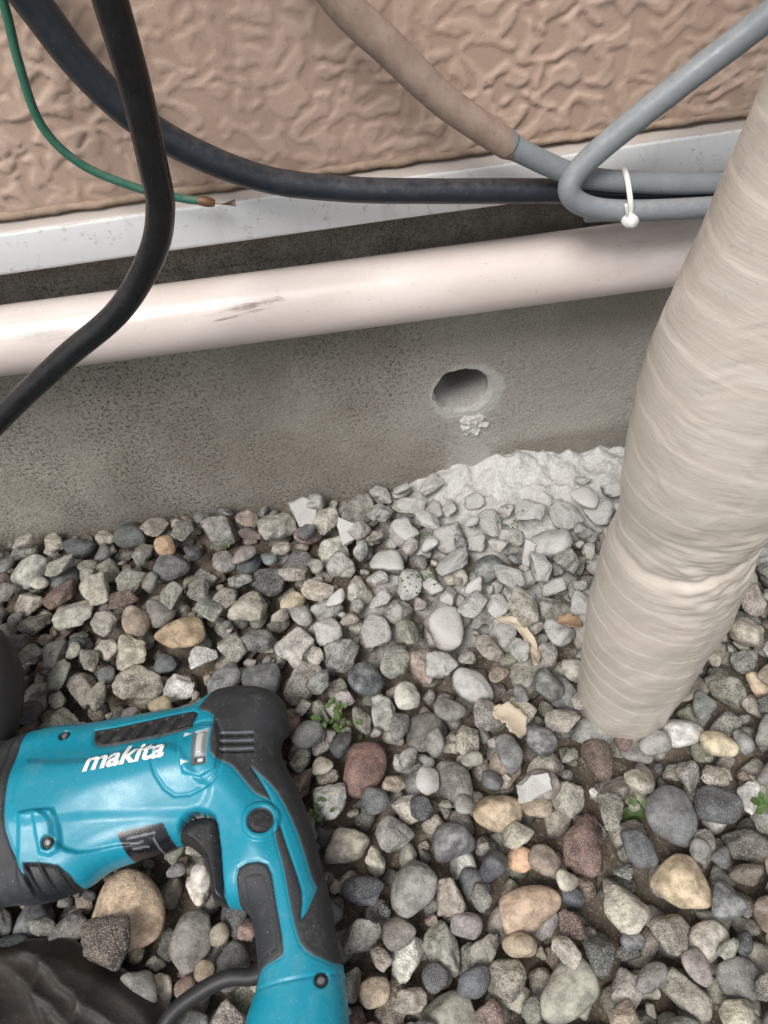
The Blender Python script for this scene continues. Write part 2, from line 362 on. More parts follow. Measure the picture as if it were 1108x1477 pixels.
tube('grey_electrical_cable',wp([-.20,-.12,-.10,-.092,-.092,-.092,-.094,-.098,-.1,-.1,-.098,-.09,-.09],[(640,1000),(470,720),(390,620),(324,559),(268,519),(220,483),(195,461),(189,447),(204,433),(241,423),(328,413),(480,400),(800,380)]),[.012,.0115,.011,.0105,.0102,.0098,.0094,.0094]+[.0090]*5,mg,n=12,wob=.01)
tube('grey_electrical_cable.001',wp([-.085]*4,[(210,417),(272,410),(342,402),(500,393)]),.0078,mg,n=10)
zt=empty('cable_tie'); mz=m_plain('white_nylon',(.74,.74,.70),.4)
loop=[(.240+.0015*math.sin(a*2),-.085+.0225*math.cos(a),.431+.0170*math.sin(a)) for a in np.linspace(0,2*math.pi,25)]
tube('strap',loop,.0024,mz,zt,n=3,seg=8)
tube('head',[(.2385,-.107,.420),(.240,-.112,.421),(.2415,-.117,.423)],[.0058,.0062,.0045],mz,zt,n=4,seg=12)
tube('tail',[(.240,-.108,.422),(.236,-.113,.428),(.233,-.113,.438)],.0014,mz,zt,n=4,seg=6)

# ------------------------------------------------------------------ wrapped duct
AX,AY=.233,-.35
zk=[-.05,0,.05,.1,.15,.2,.25,.29,.315,.335,.36,.39,.43,.47,.5,.55,.6,.7,1.0,1.8]
rk=[.048,.050,.052,.055,.0575,.0590,.0575,.0550,.0525,.0540,.0585,.0615,.0625,.0605,.0580,.0525,.0480,.046,.046,.046]
zz=np.concatenate([np.arange(-.05,.75,.0016),np.linspace(.752,1.8,60)])
nt=240; tt=np.linspace(0,2*np.pi,nt+1)[:-1]
TT,ZZ=np.meshgrid(tt,zz)
k=np.ones(13)/13
Rp=np.convolve(np.pad(np.interp(zz,zk,rk),6,mode='edge'),k,'valid'); R=np.repeat(Rp[:,None],nt,1)
cx_,sx_=np.cos(TT),np.sin(TT)
R=R+.0020*fbm(cx_*1.3+20,ZZ*11+sx_*1.3,3,7)
ph=(ZZ+.010*np.sin(TT+1)+.030*TT/(2*np.pi))/.030
ph=ph+.10*perlin(cx_*2,ZZ*20+sx_*2,4)
saw=ph-np.floor(ph); R=R+.0005*(saw**.7)*np.where(saw>.93,(1-saw)/.07,1)
pat=ss(.0,.5,perlin(cx_*2+5,ZZ*9+sx_*2,8))
R=R+.0004*pat*perlin(cx_*2.5+sx_*2,ZZ*210+6*perlin(cx_*2,ZZ*12,2),3)
fz=.322+.022*np.sin(TT+.9)
fold=np.exp(-((ZZ-fz)/.006)**2); R=R-.0046*fold*(.5+.8*np.clip(np.cos(TT-5.2),-.4,1))
fr=np.exp(-((ZZ-.315)/.055)**2)*ss(-.2,.9,np.cos(TT-5.3))
R=R+.0016*fr*perlin(cx_*3+sx_*1.5,(ZZ-.02*np.sin(TT*1.0+.6))*150,5)+.0022*fr*np.clip(perlin(cx_*2.2+4,(ZZ+.03*np.cos(TT))*60,6),-1,1)
cxz=AX+np.interp(ZZ,[0,.3,.5,.6,.8,1.8],[-.003,-.003,0,.006,.02,.05]); cyz=AY+np.interp(ZZ,[0,.5,1.8],[0,0,.02])
Vd=np.stack([(cxz+R*cx_).ravel(),(cyz+R*sx_).ravel(),ZZ.ravel()],1)
i,j=np.meshgrid(np.arange(len(zz)-1),np.arange(nt),indexing='ij'); i=i.ravel();j=j.ravel();j2=(j+1)%nt
Fd=np.stack([i*nt+j,i*nt+j2,(i+1)*nt+j2,(i+1)*nt+j],1)
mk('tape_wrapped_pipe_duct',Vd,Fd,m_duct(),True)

# ------------------------------------------------------------------ drill (lies on its side)
def sdpoly(px,py,poly):
    P=np.asarray(poly,float); d=np.full(px.shape,1e9); ins=np.zeros(px.shape,bool)
    cx=np.zeros(px.shape); cy=np.zeros(px.shape)
    for a,b in zip(P,np.roll(P,-1,0)):
        e=b-a; t=np.clip(((px-a[0])*e[0]+(py-a[1])*e[1])/(e@e+1e-18),0,1)
        qx=a[0]+t*e[0]; qy=a[1]+t*e[1]; dd=(px-qx)**2+(py-qy)**2
        m=dd<d; d=np.where(m,dd,d); cx=np.where(m,qx,cx); cy=np.where(m,qy,cy)
        c=((a[1]>py)!=(b[1]>py)); 
        xi=a[0]+(py-a[1])*(b[0]-a[0])/np.where(abs(b[1]-a[1])<1e-12,1e-12,(b[1]-a[1]))
        ins^=(c&(px<xi))
    d=np.sqrt(d); return np.where(ins,d,-d),cx,cy
mm=lambda L:[(a/1000,b/1000) for a,b in L]
def smooth_poly(L,n=5):
    P=catmull(np.array(L+[L[0]]),n)[:-1]; return P
def up(L,h=.090,ref=.065):
    s=(.8-h)/(.8-ref); return [(a*s,-.68+(b+.68)*s) for a,b in L]
out=mm([(-600,-375),(-560,-352),(-500,-334),(-430,-330),(-399,-322),(-366,-319),(-337,-321),(-283,-319),(-230,-317),(-217,-311),(-203,-304),(-175,-303),(-147,-311),(-134,-323),(-129,-338),(-131,-356),(-137,-371),(-135,-388),(-123,-415),(-111,-450),(-103,-488),(-96,-524),(-92,-557),(-88,-580),(-87,-616),(-90,-650),(-105,-664),(-165,-664),(-179,-650),(-173,-607),(-164,-583),(-162,-568),(-167,-532),(-175,-520),(-190,-516),(-202,-509),(-206,-489),(-213,-471),(-232,-456),(-253,-461),(-299,-468),(-323,-481),(-348,-488),(-370,-490),(-399,-488),(-430,-489),(-500,-472),(-560,-455),(-600,-440)])
out=smooth_poly(out,4)
gs=.0010
gx=np.arange(-.61,-.075,gs); gy=np.arange(-.672,-.295,gs)
GX,GY=np.meshgrid(gx,gy); sd,ccx,ccy=sdpoly(GX,GY,out)
def blur(A,n,it=2):
    k=np.ones(n)/n
    for _ in range(it):
        A=np.apply_along_axis(lambda r:np.convolve(np.pad(r,n//2,mode='edge'),k,'valid'),0,A)
        A=np.apply_along_axis(lambda r:np.convolve(np.pad(r,n//2,mode='edge'),k,'valid'),1,A)
    return A
d=np.clip(sd,0,None)
core=blur(np.minimum(d,.07),17,2); w=ss(.002,.016,d); dm=d*(1-w)+core*w
R0=.034; dd_=np.minimum(dm,R0); H=np.sqrt(np.maximum(R0**2-(R0-dd_)**2,0))+.014*ss(.026,.07,dm)
base=H.copy()
teal=mm([(-397,-300),(-215,-300),(-216,-332),(-198,-346),(-197,-388),(-178,-401),(-157,-428),(-143,-436),(-137,-447),(-139,-467),(-132,-497),(-124,-543),(-116,-563),(-96,-574),(-70,-584),(-70,-690),(-200,-690),(-175,-607),(-165,-583),(-153,-571),(-137,-566),(-134,-558),(-139,-525),(-146,-493),(-172,-492),(-176,-519),(-187,-520),(-192,-453),(-206,-438),(-226,-441),(-240,-475),(-300,-500),(-345,-500),(-376,-460),(-391,-414)])
tealb=smooth_poly(teal,3)
sw_=smooth_poly(mm([(-160,-403),(-137,-429),(-120,-467),(-109,-507),(-106,-517),(-118,-540),(-117,-518),(-128,-481),(-143,-434)]),3)
s_t,_,_=sdpoly(GX,GY,tealb); s_s,_,_=sdpoly(GX,GY,sw_)
st=np.maximum(s_t,s_s)
e=.0007
A=ss(-e,e,st)
H=H-.0013*np.exp(-(st/.0013)**2)+.0010*(1-A)*ss(0,.006,d)
colr=np.zeros(GX.shape+(3,)); T=np.array([.004,.245,.350]); K=np.array([.026,.028,.031])
colr[:]=K; colr=colr*(1-A[...,None])+T*A[...,None]; rgh=.60*(1-A)+.27*A
def paint(mask,c,r=None):
    global colr,rgh
    colr=colr*(1-mask[...,None])+np.array(c)*mask[...,None]
    if r is not None: rgh=rgh*(1-mask)+r*mask
def poly(L,sm=0):
    P=np.array(L); 
    if sm: P=smooth_poly(list(map(tuple,P)),sm)
    return sdpoly(GX,GY,P)[0]
pad=poly(up(mm([(-332,-330),(-300,-329),(-229,-323),(-226,-338),(-237,-347),(-308,-353),(-328,-347)])),3)
m_=ss(-e,e,pad); paint(m_,(.02,.021,.022),.6); H+=.0016*ss(0,.003,pad)-.0014*np.exp(-(pad/.0012)**2)
gp=((GX+.26)-.6*(GY+.35))/.0155; gp=gp-np.floor(gp)
gm=ss(.003,.005,pad)*np.exp(-((gp-.5)/.15)**2)
H-=.0034*gm; paint(gm*.8,(.007,.0075,.008),.6)
for xx in (-.404,-.416,-.452,-.50): H-=.0022*np.exp(-((GX-xx)/.0016)**2)*(1-A)
H+=.003*ss(-.413,-.417,GX)*(1-ss(-.449,-.453,GX))*ss(0,.008,d)
boss=poly(up(mm([(-387,-412),(-366,-412),(-352,-424),(-349,-440),(-330,-450),(-296,-447),(-268,-450),(-275,-462),(-300,-480),(-330,-498),(-372,-500),(-388,-470)]),.085),3)
H+=.0034*ss(0,.005,boss)
rib=poly(up(mm([(-372,-413),(-352,-413),(-346,-432),(-346,-452),(-366,-452)]),.085),2); H+=.003*ss(0,.004,rib)
slot=poly(up(mm([(-378,-457),(-345,-463),(-332,-480),(-350,-487),(-372,-484)]),.08),2)
paint(ss(-e,e,slot),(.012,.013,.014),.5); H-=.005*ss(0,.003,slot)
for k in range(3):
    xx=-.366+.013*k; q=np.abs((GX-xx)+.5*(GY+.47)); H+=.004*ss(.002,.0008,q)*ss(0,.002,slot)
bul=poly(up(mm([(-398,-352),(-330,-362),(-245,-358),(-215,-395),(-200,-410),(-215,-432),(-262,-430),(-330,-425),(-398,-420)]),.09),3)
H+=.003*ss(0,.010,bul)
bul2=poly(up(mm([(-258,-345),(-200,-342),(-197,-400),(-240,-412),(-262,-380)]),.09),3)
H-=.0012*np.exp(-(bul2/.0014)**2)
pl=poly(up(mm([(-240,-346),(-200,-345),(-199,-394),(-232,-394)]),.092),2)
H+=.0026*ss(0,.0025,pl)
s1=poly(up(mm([(-223,-351),(-207,-350),(-208,-388),(-223,-388)]),.092)); paint(ss(-e,e,s1),(.20,.22,.23),.35); H-=.003*ss(0,.0015,s1)
s2=poly(up(mm([(-219.5,-353),(-210.5,-353),(-211.5,-378),(-219.5,-378)]),.092)); paint(ss(-e,e,s2),(.50,.50,.49),.4); H+=.004*ss(0,.0015,s2)
s3=poly(up(mm([(-221,-380),(-209,-380),(-209,-386),(-221,-386)]),.092)); paint(ss(-e,e,s3),(.03,.03,.03),.5)
s4=poly(up(mm([(-217,-381.5),(-212,-381.5),(-212,-384.5),(-217,-384.5)]),.092)); paint(ss(-e,e,s4),(.7,.7,.68),.5)
for (cx,cy) in ((-.2285,-.353),(-.2285,-.384)):
    c=up([(cx,cy)],.092)[0]; tr=poly([(c[0]-.004,c[1]-.0025),(c[0]+.003,c[1]),(c[0]-.004,c[1]+.0025)]); paint(ss(-.0004,.0004,tr),(.75,.76,.75),.5)
for k in range(3):
    c=up([(-.178,-.3585-.0085*k)],.085)[0]
    q=np.maximum(np.abs(GX-c[0]-0)-.0155,np.abs(GY-c[1]-.02*(GX-c[0]))-.0012); mv=ss(.0006,-.0006,q); paint(mv,(.12,.13,.15),.4)
    q2=np.maximum(np.abs(GX-c[0])-.0155,np.abs(GY-c[1]+.0028)-.0011); paint(ss(.0006,-.0006,q2),(.004,.004,.004),.8)
    H+=.0012*mv-.002*ss(.0006,-.0006,q2)
c=up([(-.154,-.450)],.080)[0]; rr=np.hypot(GX-c[0],GY-c[1])
paint(ss(.0175,.0165,rr),T,.3); H+=.0035*ss(.018,.016,rr); paint(ss(.0122,.0114,rr),(.022,.023,.025),.6); H-=.0030*ss(.0125,.0115,rr)
H+=.002*ss(.0085,.0075,rr)-.0018*np.exp(-((GX-c[0]-GY+c[1])/.0018)**2)*ss(.008,.007,rr)
lb=poly(up(mm([(-298,-437),(-253,-433),(-244,-459),(-286,-466)]),.090))
paint(ss(-.0004,.0004,lb),(.010,.011,.016),.16)
def seg_(x0_,y0_,x1_,y1_,wd,c=(.30,.31,.31)):
    (a0,b0),(a1,b1)=up([(x0_,y0_),(x1_,y1_)],.090); ex,ey=a1-a0,b1-b0; t=np.clip(((GX-a0)*ex+(GY-b0)*ey)/(ex*ex+ey*ey),0,1)
    paint(.7*ss(wd+.0004,wd-.0004,np.hypot(GX-a0-t*ex,GY-b0-t*ey)),c,.4)
seg_(-.288,-.4430,-.262,-.4405,.0007);seg_(-.286,-.4475,-.274,-.4463,.0005);seg_(-.284,-.4515,-.270,-.4500,.0005);seg_(-.280,-.4605,-.252,-.4560,.0005);seg_(-.264,-.4445,-.2605,-.4535,.0006)
inl=poly(mm([(-171,-497),(-148,-497),(-141,-525),(-137,-556),(-139,-561),(-152,-566),(-160,-570),(-168,-535)]),2)
H-=.0008*np.exp(-((inl-.003)/.0010)**2)
trg=poly(mm([(-236,-462),(-227,-441),(-206,-438),(-193,-451),(-188,-514),(-196,-520),(-206,-512),(-208,-489),(-216,-470)]),3)
mt=ss(-.0005,.0005,trg); H=H*(1-mt)+np.minimum(H,.018+.004*ss(0,.01,trg))*mt; paint(mt,(.016,.0165,.018),.33)
H-=.003*np.exp(-(trg/.0016)**2)*ss(0,.004,d)
for (cx,cy) in up(mm([(-364,-330),(-359,-441)]),.09)+up(mm([(-105,-585)]),.07):
    rr=np.hypot(GX-cx,GY-cy); paint(ss(.0060,.0052,rr),(.01,.01,.012),.4); H-=.003*ss(.0062,.005,rr); paint(ss(.0030,.0024,rr),(.16,.16,.17),.3); H+=.0022*ss(.0038,.003,rr)
H-=.0012*np.exp(-((GY+.583-.05*(GX+.12))/.0011)**2)*A
H=np.maximum(H,0)*ss(-.0001,.0012,d)+0
H=np.where(d>.0025,np.maximum(H,.004),H)
ny,nx=GX.shape; inside=sd>0
cell=inside[:-1,:-1]|inside[1:,:-1]|inside[:-1,1:]|inside[1:,1:]
use=np.zeros_like(inside); use[:-1,:-1]|=cell;use[1:,:-1]|=cell;use[:-1,1:]|=cell;use[1:,1:]|=cell
PX=np.where(inside,GX,ccx); PY=np.where(inside,GY,ccy); PH=np.where(inside,H,0)
idx=-np.ones(GX.shape,int); idx[use]=np.arange(use.sum())
jj,ii=np.nonzero(cell)
Ft=np.stack([idx[jj,ii],idx[jj,ii+1],idx[jj+1,ii+1],idx[jj+1,ii]],1)
ZC=.046; nV=use.sum()
top=np.stack([PX[use],PY[use],ZC+PH[use]],1); bh=np.where(inside,base,0)
bot=np.stack([PX[use],PY[use],ZC-.92*bh[use]],1)
Va=np.vstack([top,bot]); Fa=np.vstack([Ft,Ft[:,::-1]+nV])
cc=np.concatenate([colr[use],colr[use]]); cc=np.hstack([cc,np.ones((len(cc),1))]); rg=np.concatenate([rgh[use],rgh[use]])
drill=empty('rotary_hammer_drill')
mdr=m_drill()
mk('drill_housing',Va,Fa,mdr,True,drill,{'col':('FLOAT_COLOR',cc),'rgh':('FLOAT',rg)})
def drillz(x,y):
    i=np.clip(((x-gx[0])/gs).astype(int),0,nx-1); j=np.clip(((y-gy[0])/gs).astype(int),0,ny-1); return ZC+H[j,i]
cu=bpy.data.curves.new('logo','FONT'); cu.body='makita'; cu.size=.0285; cu.shear=.25; cu.offset=.00085; cu.extrude=0; cu.resolution_u=6; cu.space_character=1.0
to=bpy.data.objects.new('logo_tmp',cu); COL.objects.link(to)
dg=bpy.context.evaluated_depsgraph_get(); me=bpy.data.meshes.new_from_object(to.evaluated_get(dg)); bpy.data.objects.remove(to)
bm=bmesh.new(); bm.from_mesh(me); bmesh.ops.triangulate(bm,faces=bm.faces); bmesh.ops.subdivide_edges(bm,edges=[e_ for e_ in bm.edges if e_.calc_length()>.003],cuts=3); bmesh.ops.triangulate(bm,faces=bm.faces); bm.to_mesh(me); bm.free()
co=np.zeros(len(me.vertices)*3); me.vertices.foreach_get('co',co); co=co.reshape(-1,3)
co[:,0]-=co[:,0].min(); wdt=co[:,0].max(); co[:,0]*=.0785/wdt
a=math.radians(3.2); o=up([(-.332,-.3785)],.094)[0]
wx_=o[0]+co[:,0]*math.cos(a)-co[:,1]*math.sin(a); wy_=o[1]+co[:,0]*math.sin(a)+co[:,1]*math.cos(a)
co=np.stack([wx_,wy_,drillz(wx_,wy_)+.0008],1); me.vertices.foreach_set('co',co.ravel())
lo=bpy.data.objects.new('logo_lettering',me); COL.objects.link(lo); lo.parent=drill; me.materials.append(m_plain('white_print',(.72,.73,.72),.5))
mrub=m_plain('black_rubber',(.012,.012,.013),.5,(.03,.03,.031),80)
tube('side_handle',[(-.455,-.39,.05),(-.447,-.345,.06),(-.443,-.30,.062),(-.447,-.255,.062),(-.470,-.215,.058),(-.51,-.17,.05)],[.028,.027,.030,.028,.026,.022],mrub,drill,n=8,seg=28)
tube('power_cord',[(-.150,-.566,.040),(-.168,-.571,.036),(-.192,-.569,.033),(-.216,-.576,.031),(-.240,-.589,.030),(-.252,-.607,.028),(-.275,-.66,.026),(-.33,-.74,.02)],[.0085]+[.0072]*7,mrub,drill,n=8,seg=16)
tube('chuck',[(-.59,-.408,.046),(-.62,-.408,.046),(-.66,-.408,.046),(-.70,-.408,.046)],[.032,.027,.024,.018],mrub,drill,n=6,seg=28)

# ------------------------------------------------------------------ ground height field
RX0,RX1,RY0,RY1=-1.25,1.45,-1.35,0.
def dustf(x,y):
    wob=.35*fbm(x*18,y*18,3,4)
    a=np.exp(-(((x-.205)/.19)**4+((y+.01)/.105)**4))
    b=.85*np.exp(-(((x-.17)/.22)**2+((y+.08)/.085)**2))
    c=.95*np.exp(-(((x+.004)/.024)**2+((y+.395)/.024)**2))+.5*np.exp(-(((x-.03)/.02)**2+((y+.40)/.015)**2))
    w=.58*np.exp(-(((x-.13)/.30)**2+((y+.20)/.13)**2))
    l=.45*np.exp(-((x+.07)/.13)**2-((y+.03)/.05)**2)
    r=.6*np.exp(-((x-.62)/.3)**2-((y+.02)/.06)**2)
    m=np.maximum.reduce([a,b,c,w,l,r]); return np.clip(m+wob*m,0,1)
def soilf(x,y):
    s=0*x
    for cx,cy,rx,ry in ((-.085,-.335,.028,.022),(-.108,-.40,.016,.045),(0,-.18,.05,.026),(-.02,-.15,.04,.02)):
        s=np.maximum(s,np.exp(-((x-cx)/rx)**2-((y-cy)/ry)**2))
    return s
def moundf(x,y):
    wy=y+.026*perlin(x*14,x*0,3)+.012*perlin(x*40,x*0+2,5)
    md=np.exp(-(((x-.205)/.155)**4+((wy+.0)/.092)**4))
    md2=.45*np.exp(-(((x-.17)/.17)**2+((wy+.10)/.07)**2))
    return np.maximum(md,md2)
def ground_h(x,y):
    n=fbm(x*9,y*9,3,2); n2=fbm(x*34,y*34,4,5)
    z=-.036+.004*n+.002*n2
    z=z+.024*soilf(x,y)*(1+.3*n2)
    md=moundf(x,y)
    z=z+md*(.040+.009*n2+.008*n)
    z=z+.010*ss(-.05,0,y)
    z=z+.0009*fbm(x*110,y*110,3,8)*(.4+md)
    return z
ax_=np.concatenate([-np.geomspace(40,1.3,24),np.arange(-1.25,-.56,.012),np.arange(-.56,.62,.003),np.arange(.62,1.45,.012),np.geomspace(1.5,40,24)])
ay_=np.concatenate([-np.geomspace(40,1.4,24),np.arange(-1.35,-.75,.012),np.arange(-.75,.012,.003),np.geomspace(.02,40,20)])
GX2,GY2=np.meshgrid(ax_,ay_); Zg=ground_h(GX2,GY2)
far=ss(1.2,1.35,np.maximum(np.abs(GX2-.1)-.05,np.abs(GY2)))
Zg=Zg*(1-far)+(-.004)*far; Zg=np.where(GY2>.01,-.06,Zg)
mk('ground',np.stack([GX2.ravel(),GY2.ravel(),Zg.ravel()],1),gridF(len(ax_),len(ay_)),m_ground(),True,None,{'dust':('FLOAT',dustf(GX2,GY2).ravel()),'far':('FLOAT',far.ravel())})

# ------------------------------------------------------------------ gravel
def ico(sub):
    bm=bmesh.new(); bmesh.ops.create_icosphere(bm,subdivisions=sub,radius=1); V=np.array([v.co[:] for v in bm.verts]); F=np.array([[v.index for v in f.verts] for f in bm.faces]); bm.free(); return V,F
IV={4:ico(4),3:ico(3)}
protos=[]
for k in range(80):
    ang=k>=26
    n=rng.integers(9,15) if ang else rng.integers(14,24)
    N=rng.normal(size=(n,3)); N/=np.linalg.norm(N,axis=1)[:,None]
    D=rng.uniform(.55,1.0,n) if ang else rng.uniform(.82,1.05,n)
    pw=rng.uniform(16,34) if ang else rng.uniform(4.5,7)
    W=rng.normal(size=(6,3))*rng.uniform(2,5,(6,1)); PH_=rng.uniform(0,6.28,6); am=.022 if ang else .014
    W2=rng.normal(size=(8,3))*11; P2=rng.uniform(0,6.28,8)
    d_={}
    for s in (3,4):
        v=IV[s][0]; dt=np.clip(v@N.T,0,None)/D
        r=(dt**pw).sum(1)**(-1/pw); r=np.minimum(r,1.35)
        r=r*(1+am*np.sin(v@W.T+PH_).sum(1)+(.010*np.sin(v@W2.T+P2).sum(1) if ang else 0))
        q=v*r[:,None]; d_[s]=q
    sc=np.abs(d_[4]).max(0)
    protos.append({s:d_[s]/sc for s in d_})
pal_r=[((.165,.172,.172),26),((.090,.096,.104),15),((.235,.23,.215),22),((.33,.31,.27),14),((.43,.355,.26),9),((.19,.135,.115),5),((.26,.215,.18),6),((.48,.335,.21),2),((.24,.25,.228),5),((.54,.52,.47),4)]
pal_a=[((.355,.34,.295),26),((.43,.41,.355),22),((.28,.275,.25),22),((.18,.178,.172),13),((.50,.47,.40),8),((.19,.135,.115),3),((.30,.25,.20),6),((.62,.61,.58),4),((.28,.29,.255),5)]
def pick(p):
    w=np.array([q[1] for q in p],float); c=np.array(p[rng.choice(len(p),p=w/w.sum())][0]); return np.clip(c*rng.uniform(.70,1.22)*(1+rng.normal(0,.025,3)),.02,.7)
res=.0035
nxs=int((RX1-RX0)/res); nys=int((RY1-RY0)/res)
hx=RX0+np.arange(nxs)*res; hy=RY0+np.arange(nys)*res
HXX,HYY=np.meshgrid(hx,hy); HM=ground_h(HXX,HYY); 
dr_s=np.full(HM.shape,-1.)
m_=(HXX>-.72)&(HXX<-.06)&(HYY<-.28)&(HYY>-.70)
dr_s[m_]=sdpoly(HXX[m_],HYY[m_],out[::2])[0]
soilm=soilf(HXX,HYY); dm_=ss(.35,.70,moundf(HXX,HYY))
stones=[]
def drop(a,b,c,phi,kc,lim,force=None,sink=.14,nearbias=.65):
    n=int(a/res)+1; u=np.arange(-n,n+1)*res; U,W=np.meshgrid(u,u); ca,sa=math.cos(phi),math.sin(phi)
    rho=((U*ca+W*sa)/a)**2+((-U*sa+W*ca)/b)**2; msk=rho<1; pr=np.where(msk,c*np.sqrt(np.clip(1-rho,0,1)),0); pen=np.where(msk,0,-9.)
    best=None; nb_=force is None and rng.random()<nearbias
    for _ in range(kc if force is None else 1):
        if force is None:
            if nb_:
                i=int((rng.uniform(-.60,.68)-RX0)/res); j=int((rng.uniform(-.80,-.01)-RY0)/res); j=min(j,nys-n-1)
            else: i=rng.integers(n,nxs-n-1); j=rng.integers(n,nys-n-1)
        else: i=int((force[0]-RX0)/res); j=int((force[1]-RY0)/res); j=min(j,nys-n-1)
        z=(HM[j-n:j+n+1,i-n:i+n+1]+pr+pen).max()
        if best is None or z<best[0]: best=(z,i,j)
    z,i,j=best; x=hx[i]; y=hy[j]; z-=sink*c
    if force is None:
        L=lim
        if dr_s[j,i]>-.6*a: L=min(L,.006)
        if z+c>L: return False
        if math.hypot(x-AX,y-AY)<.046+.35*a: return False
        if rng.random()<soilm[j,i]*(.7 if a>.009 else .1): return False
        if rng.random()<dm_[j,i]*(.975 if a>.011 else .985): return False
    s=HM[j-n:j+n+1,i-n:i+n+1]; s[...]=np.where(msk,np.maximum(s,z+pr),s)
    return x,y,z
def add(kind,a,b,c,lim,kc=5,force=None,col=None,tilt=.28,hi=True,nb=.65):
    phi=rng.uniform(0,math.pi)
    if force is not None and len(force)>2: phi=force[2]
    r=drop(a,b,c,phi,kc,lim,force,nearbias=nb)
    if not r: return False
    stones.append((kind,a,b,c,phi,*r,col,tilt,hi)); return True
# first a bedding layer that later stones rest on
for _ in range(4500):
    a=float(rng.uniform(.012,.020)); add('a',a,a*.8,a*.6,-.012,kc=4,hi=False,nb=.75)
add('r',.036,.023,.017,9,force=(-.262,-.195,-.1),col=(.38,.29,.19),tilt=.1)
add('r',.034,.024,.018,9,force=(-.055,-.385,.9),col=(.17,.105,.088),tilt=.1)
add('r',.031,.025,.019,9,force=(.055,-.235,1.9),col=(.23,.175,.155),tilt=.1)
add('r',.042,.038,.022,9,force=(-.298,-.495,.2),col=(.50,.38,.27),tilt=.1)
add('a',.026,.023,.017,9,force=(-.305,-.526),col=(.13,.105,.09),tilt=.1)
add('r',.026,.024,.016,9,force=(-.165,-.272),col=(.15,.16,.165),tilt=.1)
add('r',.028,.020,.015,9,force=(-.21,-.272),col=(.18,.19,.19),tilt=.1)
add('a',.024,.018,.015,9,force=(-.262,-.262,0),col=(.68,.68,.66),tilt=.2)
add('r',.028,.025,.018,9,force=(.228,-.535,0),col=(.50,.41,.29),tilt=.1)
add('r',.030,.027,.018,9,force=(.085,-.535,0),col=(.42,.32,.24),tilt=.1)
add('r',.024,.019,.015,9,force=(.280,-.395),col=(.54,.54,.52),tilt=.1)
add('r',.020,.014,.012,9,force=(.305,-.416),col=(.48,.42,.30),tilt=.1)
add('a',.030,.026,.018,9,force=(.147,-.49),col=(.18,.12,.105),tilt=.1)
add('r',.027,.025,.018,9,force=(-.025,-.51),col=(.26,.26,.25),tilt=.1)
add('r',.025,.023,.016,9,force=(.022,-.470),col=(.15,.15,.16),tilt=.1)
add('a',.032,.025,.018,9,force=(-.14,-.05),col=(.40,.39,.35),tilt=.3)
add('r',.022,.016,.013,9,force=(-.13,-.17,1.2),col=(.50,.43,.31),tilt=.1)
for ps,(ntr,med,lo_,hi_,kc_) in enumerate(((13000,.0228,.016,.036,6),(15000,.0165,.012,.022,8))):
    for _ in range(ntr):
        a=float(np.clip(np.exp(rng.normal(math.log(med),.20)),lo_,hi_))
        if rng.random()<.45: k='r'; b=a*rng.uniform(.68,.95); c=a*rng.uniform(.42,.62)
        else: k='a'; b=a*rng.uniform(.66,.95); c=a*rng.uniform(.48,.70)
        add(k,a,b,c,.013+abs(rng.normal(0,.004)) if ps==0 else .012,kc=kc_,nb=.7 if ps==0 else .8)
nb=len(stones)
for _ in range(2500):
    a=float(rng.uniform(.006,.011)); add('r' if rng.random()<.2 else 'a',a,a*.8,a*.65,.003,kc=6,hi=False,nb=.9)
VS=[];FS={3:[],4:[]};CS=[];PS=[];DS=[];off=0
for (k,a,b,c,phi,x,y,z,col,tilt,hi) in stones:
    vis=(-.60<x<.68) and y>-.80 and z+c>-.008
    s=4 if (hi and vis and a>.0145) else 3
    if col is None and k=='r' and y>-.30 and rng.random()<.55: k='a'
    P=protos[rng.integers(0,26) if k=='r' else rng.integers(26,80)][s]
    fl=np.array([rng.choice([-1,1]),rng.choice([-1,1]),1.]); fl[2]=fl[0]*fl[1]
    if k=='a': a*=1.07;b*=1.07;c*=1.07
    q=P*fl*np.array([a,b,c])
    tx,ty=rng.normal(0,tilt,2)*.6
    Rm=np.array((Matrix.Rotation(phi,3,'Z')@Matrix.Rotation(tx,3,'X')@Matrix.Rotation(ty,3,'Y')))
    q=q@Rm.T+np.array([x,y,z])
    cl=np.array(col) if col is not None else pick(pal_r if k=='r' else pal_a)
    por=rng.uniform(.0,.4) if k=='r' else rng.uniform(.45,1.0)
    du=float(dustf(np.array(x),np.array(y)))*rng.uniform(.5,1.15)+.08+ (rng.random()<.12)*.2
    m=len(q); VS.append(q); FS[s].append(IV[s][1]+off); off+=m
    CS.append(np.tile([*cl,1.],(m,1))); PS.append(np.full(m,por)); DS.append(np.full(m,du))
FF=np.vstack([np.vstack(FS[s]) for s in FS if FS[s]])
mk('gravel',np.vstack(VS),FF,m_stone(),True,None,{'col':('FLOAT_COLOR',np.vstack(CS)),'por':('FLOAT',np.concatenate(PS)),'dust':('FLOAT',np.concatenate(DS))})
print('STONES',nb,len(stones),off)
def top_at(x,y):
    i=int((x-RX0)/res); j=min(int((y-RY0)/res),nys-2); return float(HM[j,i])

